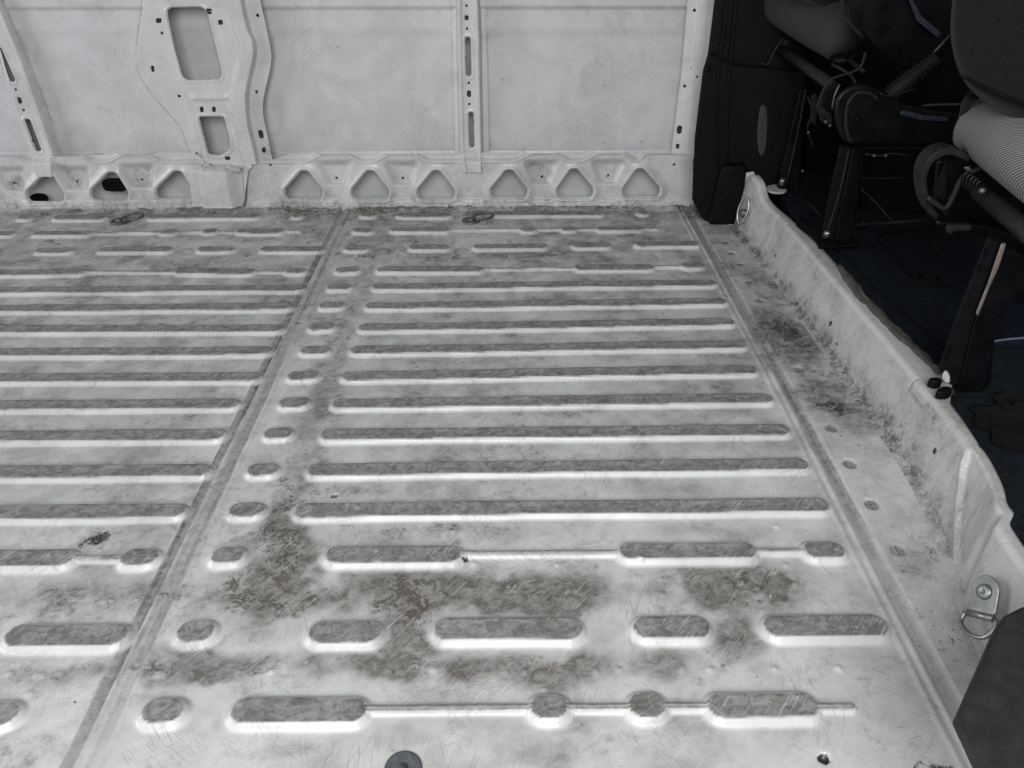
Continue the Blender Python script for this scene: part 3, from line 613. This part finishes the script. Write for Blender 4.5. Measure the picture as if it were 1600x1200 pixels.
# end flange of the sill turned towards the wall
ef = prism('end_flange', [(.655, 2.135, .002), (.653, 2.135, .06), (.662, 2.135, .12), (.676, 2.135, .160), (.700, 2.135, .165), (.735, 2.135, .12), (.74, 2.135, .02)], (0, .004, 0), M_WALL, sill, .002)

# ================================================================== CAB
mat_floor = prism('cab_floor', [(.745, -.2, .058), (3.4, -.2, .058), (3.4, 2.6, .058), (.745, 2.6, .058)], (0, 0, -.03), M_MAT, None, .0)
tag(mat_floor, kind='structure')
cw = prism('cab_wall', [(.66, 2.36, -.2), (3.4, 2.36, -.2), (3.4, 2.36, 1.9), (.66, 2.36, 1.9)], (0, .03, 0), M_BLACK, None, 0); tag(cw, kind='structure')
cw2 = prism('cab_wall', [(3.4, -.2, -.2), (3.4, 2.36, -.2), (3.4, 2.36, 1.9), (3.4, -.2, 1.9)], (.03, 0, 0), M_BLACK, None, 0); tag(cw2, kind='structure')
# far mat with tray outline
mt = empty('floor_mat', gz(1400, 450, .1), 'dark moulded rubber mat with round drain hole on the cab floor behind the far seat', 'mat')
prism('mat_sheet', [gz(a, b, .108) for a, b in [(1200,262),(1235,330),(1290,402),(1345,470),(1400,520),(1462,590),(1520,640),(1700,640),(1700,330),(1600,300)]], (0, 0, -.03), M_MAT, mt, .004)
tube('raised_edge', [gz(a, b, .109) for a, b in [(1470,356),(1375,368),(1392,395),(1428,440),(1450,448),(1490,445),(1540,438)]], .0028, M_TRIM, mt, 8)
tube('fold_line', [gz(a, b, .108) for a, b in [(1250,340),(1320,405),(1370,455),(1440,515),(1480,560)]], .004, M_TRIM, mt, 8)
lathe('drain_ring', gz(1450, 436, .106), (0, 0, 1), [(.024, 0), (.024, .004), (.019, .006), (.016, .004), (.015, -.004)], M_BLACK, mt)
nm = prism('floor_mat', [gz(a, b, .112) for a, b in [(1455,621),(1478,643),(1520,690),(1566,765),(1574,800),(1570,830),(1640,900),(1800,900),(1800,600),(1600,616)]], (0, 0, -.04), M_MAT, None, .004)
tag(nm, 'smooth black floor mat edge lying along the near end of the white sill', 'mat')
# grey felt strip
fp = [(1303,415),(1330,424),(1352,455),(1392,497),(1440,545),(1470,575),(1466,592),(1440,572),(1395,530),(1350,485),(1320,450)]
def felt():
    V = []; 
    P = wpl
    A = [(1303,415),(1316,440),(1335,466),(1365,498),(1405,535),(1440,565),(1462,588)]; Bq = [(1318,412),(1334,430),(1354,456),(1386,490),(1422,524),(1450,551),(1472,576)]
    As = np.array([gz(a_, b_, .121)[:2] for a_, b_ in A]); Bs = np.array([gz(a_, b_, .121)[:2] for a_, b_ in Bq]); n = 60; m = 9
    tt = np.linspace(0, 1, n); ti = np.linspace(0, 1, len(A)); 
    Ax = np.stack([np.interp(tt, ti, As[:, k]) for k in (0, 1)], -1); Bx = np.stack([np.interp(tt, ti, Bs[:, k]) for k in (0, 1)], -1)
    for i in range(n):
        for j in range(m):
            f = j/(m-1); q = Ax[i]*(1-f)+Bx[i]*f; w = float(fbm(np.array([tt[i]*3.]), np.array([f*.6]), 5, 3, 3)[0])
            V.append((q[0]+(w-.5)*.004, q[1], .112+.007*math.sin(f*math.pi)+w*.008))
    F = [(i*m+j, (i+1)*m+j, (i+1)*m+j+1, i*m+j+1) for i in range(n-1) for j in range(m-1)]
    return mesh_from('felt_strip', V, F)
fs = link('felt_strip', felt(), M_FELT); tag(fs, 'frayed grey felt strip squeezed between the white sill and the rubber mat', 'felt')
md = fs.modifiers.new('thick', 'SOLIDIFY'); md.thickness = .006
# black door pillar trim at the far side
bt = empty('pillar_trim', gz(1110, 348), 'tall charcoal plastic trim covering the far door pillar beside the white wall', 'trim')
slab('upper_cover', [(1117,-60),(1116,0),(1106,82),(1102,98),(1205,112),(1262,112),(1270,-60)], 2.185, .12, M_TRIM, bt, .012)
slab('lower_cover', [(1107,80),(1098,110),(1091,167),(1085,217),(1083,262),(1081,312),(1099,346),(1118,352),(1150,353),(1160,300),(1250,300),(1262,112),(1145,100)], 2.165, .13, M_TRIM, bt, .010)
slab('foot_box', [(1127,258),(1168,258),(1161,310),(1152,352),(1105,352)], 2.12, .08, M_BLACK, bt, .012)
for pts in ([(1140,-40),(1132,40),(1124,100),(1120,180),(1122,258)], [(1154,-40),(1145,60),(1137,150),(1137,255)]): tube('ridge', [gy(a_, b_, 2.160) for a_, b_ in pts], .0035, M_TRIM, bt, 8)
slab('recess_highlight', [(1187,165),(1196,163),(1200,175),(1198,230),(1192,245),(1185,242),(1182,210)], 2.150, .02, plain('slot_highlight_grey', C(.035, .037, .038), .5), bt, .004, 1)  # paler slab stands in for the highlight on the handle slot
for p in ((1105,108),(1092,205)): lathe('clip', gy(*p, 2.160), (0, -1, 0), [(.0065, 0), (.0065, .004), (.003, .005)], M_BLACK, bt, 14)
# black panel at the lower right corner
dp = prism('step_trim', [gz(a_, b_, .20) for a_, b_ in chaikin([(1498,1110),(1556,978),(1570,958),(1592,947),(1640,930),(1900,930),(1900,1400),(1640,1400),(1545,1210)], 0)], (0, 0, -.025), plain('slate_plastic', C(.023, .0235, .025), .55, bump=.3), None, .006)
tag(dp, 'flat slate black plastic panel cutting across the lower right corner', 'trim')

# ---- far seat
fsx = empty('seat', gz(1290, 385, .1), 'far dark seat with olive grey rolled cushion edge and long legs behind the sill', 'seat')
tube('cushion_roll', [gy(1205, -12, 2.28), gy(1232, 5, 2.18), gy(1275, 30, 2.03), gy(1318, 52, 1.90), gy(1324, 55, 1.885)], lambda t: .060 if t < .97 else .046, M_OLIVE, fsx, 24)
slab('cushion', [(1205,-70),(1345,-70),(1347,12),(1338,30),(1300,20),(1205,-25)], 1.93, .22, M_FAB, fsx, .02, 1)
slab('recliner_cover', [(1325,-60),(1322,0),(1330,28),(1350,55),(1385,90),(1420,112),(1458,104),(1482,75),(1500,40),(1510,-60)], 1.72, .045, M_SATIN, fsx, .008, 1)
tube('edge_piping', [gy(a_, b_, 1.715) for a_, b_ in [(1316,-60),(1316,0),(1324,30),(1350,60)]], .004, M_BAR, fsx, 8)
lathe('pivot_cap', gy(1393, 48, 1.725), (0, -1, 0), [(.010, 0), (.010, .003), (.006, .004), (.005, -.002)], M_BLACK, fsx, 16)
slab('upper_strip', [(1418,-5),(1424,-5),(1440,25),(1472,52),(1466,60),(1432,32)], 1.705, .012, M_STRIP, fsx, .002)
slab('side_shield', [(1302,175),(1306,150),(1326,134),(1350,130),(1372,138),(1400,158),(1440,170),(1520,178),(1600,180),(1600,228),(1345,229),(1318,222),(1306,200)], 1.68, .06, M_SATIN, fsx, .01, 1)
slab('lower_strip', [(1409,172),(1445,180),(1483,183),(1481,191),(1440,188),(1405,179)], 1.668, .012, M_STRIP, fsx, .002)
tube('shield_rim', [gy(a_, b_, 1.672) for a_, b_ in [(1330,222),(1322,200),(1324,165),(1338,146),(1358,146),(1372,156)]], .004, M_BAR, fsx, 8)
lathe('shield_cap', gy(1336, 183, 1.682), (0, -1, 0), [(.009, 0), (.009, .003), (.005, .004), (.004, -.002)], M_BLACK, fsx, 16)
a0, a1 = Vector(gy(1388, 150, 1.72)), Vector(gy(1462, 92, 1.72)); dv = a1-a0
lathe('bellows', a0, dv, [(.018+.0042*math.cos(k*math.pi), dv.length*k/26) for k in range(27)], M_BAR, fsx, 20)
tube('pull_rod', [gy(1452, 90, 1.72), gy(1484, 55, 1.72)], .0022, M_DULL, fsx, 8)
tube('torsion_bar', [gy(1218, 74, 2.18), gy(1300, 134, 1.80)], .0125, M_BAR, fsx, 14)
for k in range(4): tube('spring_coil', [gy(1222+k*3+4*math.cos(t), 72+k*1.5+12*math.sin(t), 2.17-.01*k) for t in np.linspace(0, 2*math.pi, 13)[:-1]], .0022, M_BAR, fsx, 6, True, 1)
tube('spring_leg', [gy(1222, 62, 2.15), gy(1210, 80, 2.15), gy(1200, 100, 2.15), gy(1190, 98, 2.15)], .0028, M_BAR, fsx, 8)
tube('recline_wire', [gy(1352, 82, 1.74), gy(1342, 108, 1.74), gy(1302, 122, 1.74), gy(1290, 135, 1.74), gy(1277, 168, 1.74), gy(1290, 185, 1.74)], .003, M_BAR, fsx, 8)
slab('hinge_bracket', [(1286,140),(1310,132),(1300,170),(1296,185),(1278,172)], 1.76, .03, M_SATIN, fsx, .004)
tube('hinge_edge', [gy(a_, b_, 1.758) for a_, b_ in [(1312,132),(1304,150),(1300,172)]], .0025, M_DULL, fsx, 8)
slab('hinge_clamp', [(1282,166),(1300,178),(1302,192),(1290,196),(1280,186)], 1.75, .03, M_BAR, fsx, .003)
slab('leg', [(1251,138),(1260,138),(1248,205),(1234,270),(1227,302),(1214,292),(1232,220)], 2.10, .05, M_SATIN, fsx, .003)
tube('leg_edge', [gy(1259, 139, 2.095), gy(1246, 210, 2.095), gy(1228, 290, 2.095)], .0028, M_BAR, fsx, 8)
slab('leg', [(1312,229),(1332,229),(1318,300),(1303,378),(1281,378),(1296,300)], 1.74, .05, M_TRIM, fsx, .004)
slab('side_plate', [(1332,229),(1345,229),(1342,300),(1330,378),(1303,378),(1318,300)], 1.73, .03, M_SATIN, fsx, .003)
tube('leg_edge', [gy(1327, 232, 1.735), gy(1312, 300, 1.735), gy(1290, 372, 1.735)], .003, M_BAR, fsx, 8)
prism('foot_plate', [gz(a_, b_, .128) for a_, b_ in [(1275,374),(1335,372),(1345,381),(1280,385)]], (0, 0, -.008), M_BLACK, fsx, .002)
prism('foot_plate', [gz(a_, b_, .126) for a_, b_ in chaikin([(1194,291),(1215,287),(1232,296),(1222,301),(1202,299)], 1)], (0, 0, -.006), plain('white_painted_steel', C(.45), .5), fsx, .001)
for p, Y in (((1222, 284), 2.09), ((1292, 366), 1.73)): lathe('foot_bolt', gy(*p, Y), (0, -.3, 1), [(.008, -.008), (.008, .004), (.006, .009)], M_ZINC, fsx, 12)
tube('cross_tube', [gy(1440, 167, 1.9), gy(1455, 164, 1.9), gy(1530, 163, 1.9)], .003, M_DULL, fsx, 8)
slab('under_box', [(1340,228),(1560,228),(1540,320),(1440,338),(1345,345)], 1.95, .25, M_SATIN, fsx, .01)
tube('base_rail', [gy(1335, 352, 1.80), gy(1450, 344, 1.72)], .004, M_BAR, fsx, 8)
lathe('latch_cap', gz(1345, 352, .13), (0, -.5, .7), [(.014, 0), (.013, .006), (.009, .007), (.008, .004)], M_BLACK, fsx, 18)
tube('slide_rail', [gy(1262, 315, 1.9), gy(1290, 345, 1.85)], .006, M_TRIM, fsx, 8)

for pts, rr in (([(1292,72,2.0),(1325,92,1.9),(1350,112,1.80)], .005), ([(1300,100,1.85),(1330,118,1.80),(1338,135,1.76)], .0035), ([(1262,150,1.95),(1270,175,1.9),(1262,200,1.92),(1272,232,1.95)], .003),
                ([(1345,295,1.9),(1370,318,1.88),(1396,348,1.82)], .0022), ([(1336,276,1.94),(1372,279,1.93),(1420,277,1.92)], .002), ([(1352,240,1.66),(1372,244,1.66),(1392,240,1.66),(1420,243,1.66)], .002), ([(1375,146,1.66),(1392,150,1.66),(1430,138,1.66)], .002)):
    tube('cable', [gy(*p) for p in pts], rr, M_BAR, fsx, 8)
for p in ((1290, 190, 1.74), (1297, 196, 1.74), (1263, 207, 1.9), (1254, 267, 2.0), (1366, 243, 1.66), (1384, 243, 1.66)): lathe('bolt', gy(*p), (0, -1, .2), [(.0035, 0), (.0035, .002), (.0015, .003)], M_DULL, fsx, 10)
slab('latch', [(1268,150),(1276,146),(1280,166),(1274,196),(1266,190)], 1.86, .02, M_BAR, fsx, .002)
# ---- near seat
ns = empty('seat', gz(1490, 608, .1), 'near seat with pale grey woven roll and slanting black steel leg', 'seat')
slab('backrest', [(1496,-80),(1486,0),(1482,55),(1492,105),(1512,142),(1560,178),(1640,215),(1760,260),(1800,-80)], 1.20, .20, M_FAB, ns, .035, 1)
tube('cushion_roll', [gy(1524, 184, 1.36), gy(1536, 192, 1.345), gy(1556, 207, 1.30), gy(1600, 240, 1.20), gy(1680, 300, 1.08)], lambda t: .052*(.80 if t < .02 else (.95 if t < .1 else 1)), M_WEAVE, ns, 32)
tube('roll_piping', [gy(1520, 148, 1.31), gy(1510, 165, 1.33), gy(1505, 195, 1.34), gy(1512, 222, 1.33)], .008, M_FAB, ns, 10)
tube('seam', [gy(a_, b_, 1.195) for a_, b_ in [(1504,118),(1530,132),(1570,150),(1640,178)]], .0028, M_TRIM, ns, 8)
# curved plate around the hinge
arc = cat([(1464,346),(1449,325),(1442,300),(1441,272),(1450,250),(1466,236),(1486,231),(1504,237),(1520,245)], 4)
pts_o = [gy(a_, b_, 1.28) for a_, b_ in arc]
inn = [gy(1483+(a_-1483)*.80, 290+(b_-290)*.80, 1.28) for a_, b_ in arc]
prism('hinge_plate', pts_o+inn[::-1], (0, .035, 0), M_BAR, ns, .003)
slab('hinge_core', [(1462,250),(1500,242),(1560,275),(1600,320),(1600,372),(1540,372),(1490,352),(1458,320)], 1.325, .05, M_SATIN, ns, .008)
slab('hinge_fin', [(1478,252),(1481,300),(1475,316),(1456,298)], 1.30, .012, M_TRIM, ns, .002)
tube('hook', [gy(a_, b_, 1.26) for a_, b_ in [(1449,308),(1462,318),(1474,325),(1482,320),(1494,296),(1503,278),(1520,268),(1545,258)]], .0042, M_BAR, ns, 10)
slab('bright_catch', [(1506,262),(1514,260),(1519,266),(1512,269)], 1.255, .006, M_ZINC, ns, .001)
for k in range(5): tube('spring_coil', [gy(1512+k*5+7*math.cos(t), 283+k*3.5+14*math.sin(t), 1.25-.006*k) for t in np.linspace(0, 2*math.pi, 15)[:-1]], .0026, M_SATIN, ns, 6, True, 1)
tube('torsion_bar', [gy(1530, 298, 1.23), gy(1660, 410, 1.02)], .0155, M_BAR, ns, 18)
lathe('bar_rivet', gy(1535, 298, 1.20), (0, -1, .4), [(.005, -.004), (.005, .002), (.003, .004)], M_DULL, ns, 12)
slab('lower_rail', [(1458,345),(1540,352),(1700,405),(1700,480),(1560,372),(1470,356)], 1.24, .05, M_SATIN, ns, .005)
slab('bracket', [(1478,352),(1519,352),(1518,361),(1490,362),(1484,368),(1478,362)], 1.22, .02, M_BAR, ns, .003)
slab('leg', [(1543,371),(1566,382),(1545,440),(1520,510),(1498,604),(1486,604),(1466,576),(1492,500)], 1.105, .05, M_TRIM, ns, .004)
slab('leg_web', [(1566,382),(1640,420),(1640,440),(1590,458),(1566,486),(1554,520),(1549,560),(1546,600),(1530,617),(1494,616),(1520,510)], 1.10, .03, M_SATIN, ns, .003)
slab('edge_highlight', [(1564,381),(1572,382),(1560,420),(1545,452),(1528,495),(1524,490),(1542,445)], 1.092, .010, plain('pale_leg_highlight', C(.17, .14, .125), .5, .2), ns, .002)  # pale slab colours in the highlight down the leg edge
for q in ([(1541,389),(1546,391),(1543,402),(1538,400)], [(1531,415),(1535,417),(1533,423),(1529,421)], [(1482,543),(1487,546),(1480,562),(1475,558)]): slab('leg_slot', q, 1.098, .006, M_BLACK, ns, .0005)
for q in ([(1448,590),(1466,588),(1476,594),(1462,597)], [(1462,609),(1474,602),(1488,604),(1488,612),(1470,613)]): prism('foot', [gz(a_, b_, .138) for a_, b_ in chaikin(q, 1)], (0, 0, -.016), M_BLACK, ns, .003)
prism('foot_shim', [gz(a_, b_, .123) for a_, b_ in chaikin([(1464,613),(1476,606),(1490,606),(1490,617),(1474,618)], 1)], (0, 0, -.003), M_ZINC, ns, .0005)
slab('bright_sleeve', [(1476,578),(1484,586),(1484,600),(1474,596),(1471,590)], 1.100, .006, plain('pale_scraped_paint', C(.42), .4), ns, .002, 1)
# navy cloth, carpet
nc = empty('cloth', gz(1590, 520, .12), 'dark navy cloth with pale edge line lying beyond the slanting leg', 'cloth')
prism('fabric', [gz(a_, b_, .125) for a_, b_ in [(1546,534),(1560,480),(1600,440),(1760,440),(1760,530),(1600,532)]], (0, 0, -.02), M_BLUE, nc, .006)
tube('pale_edge', [gz(1549, 535, .127), gz(1575, 530, .130), gz(1700, 520, .127)], .0022, plain('pale_blue_piping', C(.12, .14, .20), .6), nc, 8)
def fuzz():
    c = Vector(gz(1650, 655, .13)); V = []; n = 40; m = 20
    for i in range(m):
        for j in range(n):
            ph = i/(m-1)*math.pi/2; t = 2*math.pi*j/n; w = float(fbm(np.array([math.cos(t)*ph*2]), np.array([math.sin(t)*ph*2]), 1.7, 3, 4)[0]); r = 1+.9*(w-.5)
            V.append((c.x+.11*r*math.cos(t)*math.sin(ph), c.y+.085*r*math.sin(t)*math.sin(ph), .112+.022*math.cos(ph)*r))
    F = [(i*n+j, (i+1)*n+j, (i+1)*n+(j+1) % n, i*n+(j+1) % n) for i in range(m-1) for j in range(n)]
    return mesh_from('carpet_scrap', V, F)
fz = link('carpet_scrap', fuzz(), M_FUZZ); tag(fz, 'crumpled scrap of fuzzy black carpet beside the foot of the near seat', 'carpet')

# ================================================================== TIE-DOWN RINGS, PLUG
def flat_tie(px, py, label, flip=0):
    c = gz(px, py, .002); t = empty('tie_down_ring', c, label, 'tie down', 'tie down rings of the load space')
    lathe('cup', (c[0], c[1], .0), (0, 0, 1), [(.027, 0), (.027, .004), (.022, .007), (.018, .0045), (.010, .0045), (.010, .010), (.0085, .0115), (.002, .0115)], M_DULL, t, 28)
    tube('ring', [(c[0]+x, c[1]+y, .010+z) for x, y, z in [(.004,.018,0),(.030,.034,.004),(.056,.032,.004),(.066,.014,.003),(.054,-.004,.002),(.028,-.012,0)]], .0038, M_DULL, t, 10)
    tube('hinge_pin', [(c[0]+.004, c[1]+.020, .008), (c[0]+.024, c[1]-.014, .008)], .0045, M_DULL, t, 10)
    return t
flat_tie(187, 346, 'tie down ring lying flat on the floor below the left triangular openings')
flat_tie(736, 345, 'tie down ring lying flat on the floor below the centre wall rib')
def plate_basis(o, n, rot=0):
    o = Vector(o); n = Vector(n).normalized(); up = (Vector((0, 0, 1))-n*n.z).normalized(); rt = up.cross(n); rot = math.radians(rot)
    up, rt = up*math.cos(rot)-rt*math.sin(rot), rt*math.cos(rot)+up*math.sin(rot); return lambda a, b, c: o+rt*a+up*b+n*c
# near bracket on the sill face
o1 = gz(1545, 934, .068); q = plate_basis((o1[0]-.004, o1[1], o1[2]), (-.9, -.10, .42), 38)
t1 = empty('tie_down_ring', q(0, 0, 0), 'zinc bracket with open ring on the near sill face above the black panel', 'tie down', 'tie down rings of the load space')
ol = [(.019*math.cos(a_), .010+.019*math.sin(a_)) for a_ in np.linspace(0, math.pi, 14)]+[(-.019, -.016), (-.014, -.024), (.014, -.024), (.019, -.016)]
prism('bracket', [q(x, y, 0) for x, y in ol], (q(0, 0, .004)-q(0, 0, 0)), M_ZINC, t1, .0012)
lathe('bolt', q(0, .007, .004), q(0, 0, 1)-q(0, 0, 0), [(.0105, 0), (.0105, .0015), (.0095, .0035), (.003, .004), (.002, .003)], M_ZINC, t1, 24)
tube('hinge_barrel', [q(-.018, -.024, .004), q(.018, -.024, .004)], .0048, M_ZINC, t1, 12)
tube('ring', [q(x, y, z) for x, y, z in [(-.022,-.024,.004),(-.024,-.034,.006),(-.021,-.041,.008),(-.011,-.049,.009),(.003,-.052,.009),(.015,-.048,.008),(.022,-.037,.006),(.022,-.024,.004)]], .0030, M_ZINC, t1, 10)
o2 = gz(1163, 328, .075); q = plate_basis((o2[0]-.006, o2[1]-.02, o2[2]), (-.75, -.62, .2))
t2 = empty('tie_down_ring', q(0, 0, 0), 'upright steel ring on the far peaked end of the white sill', 'tie down', 'tie down rings of the load space')
lathe('bolt', q(0, -.002, 0), q(0, 0, 1)-q(0, 0, 0), [(.012, 0), (.012, .004), (.008, .008), (.002, .008)], M_DULL, t2, 18)
tube('ring', [q(.015*math.cos(a_), .006+.036*math.sin(a_), .008) for a_ in np.linspace(0, 2*math.pi, 21)[:-1]], .0032, M_ZINC, t2, 10, True, 1)
c = gz(630, 1203, .002); pl = empty('rubber_plug', c, 'round grey rubber plug with screw in its centre at the bottom edge of the floor', 'plug')
lathe('disc', (c[0], c[1], 0), (0, 0, 1), [(.0218, 0), (.0218, .004), (.019, .006), (.014, .0045), (.008, .004), (.002, .004)], M_RUB, pl, 40)
lathe('screw', (c[0], c[1], .004), (0, 0, 1), [(.0055, 0), (.0055, .002), (.004, .0035), (.001, .0035)], M_DULL, pl, 16)
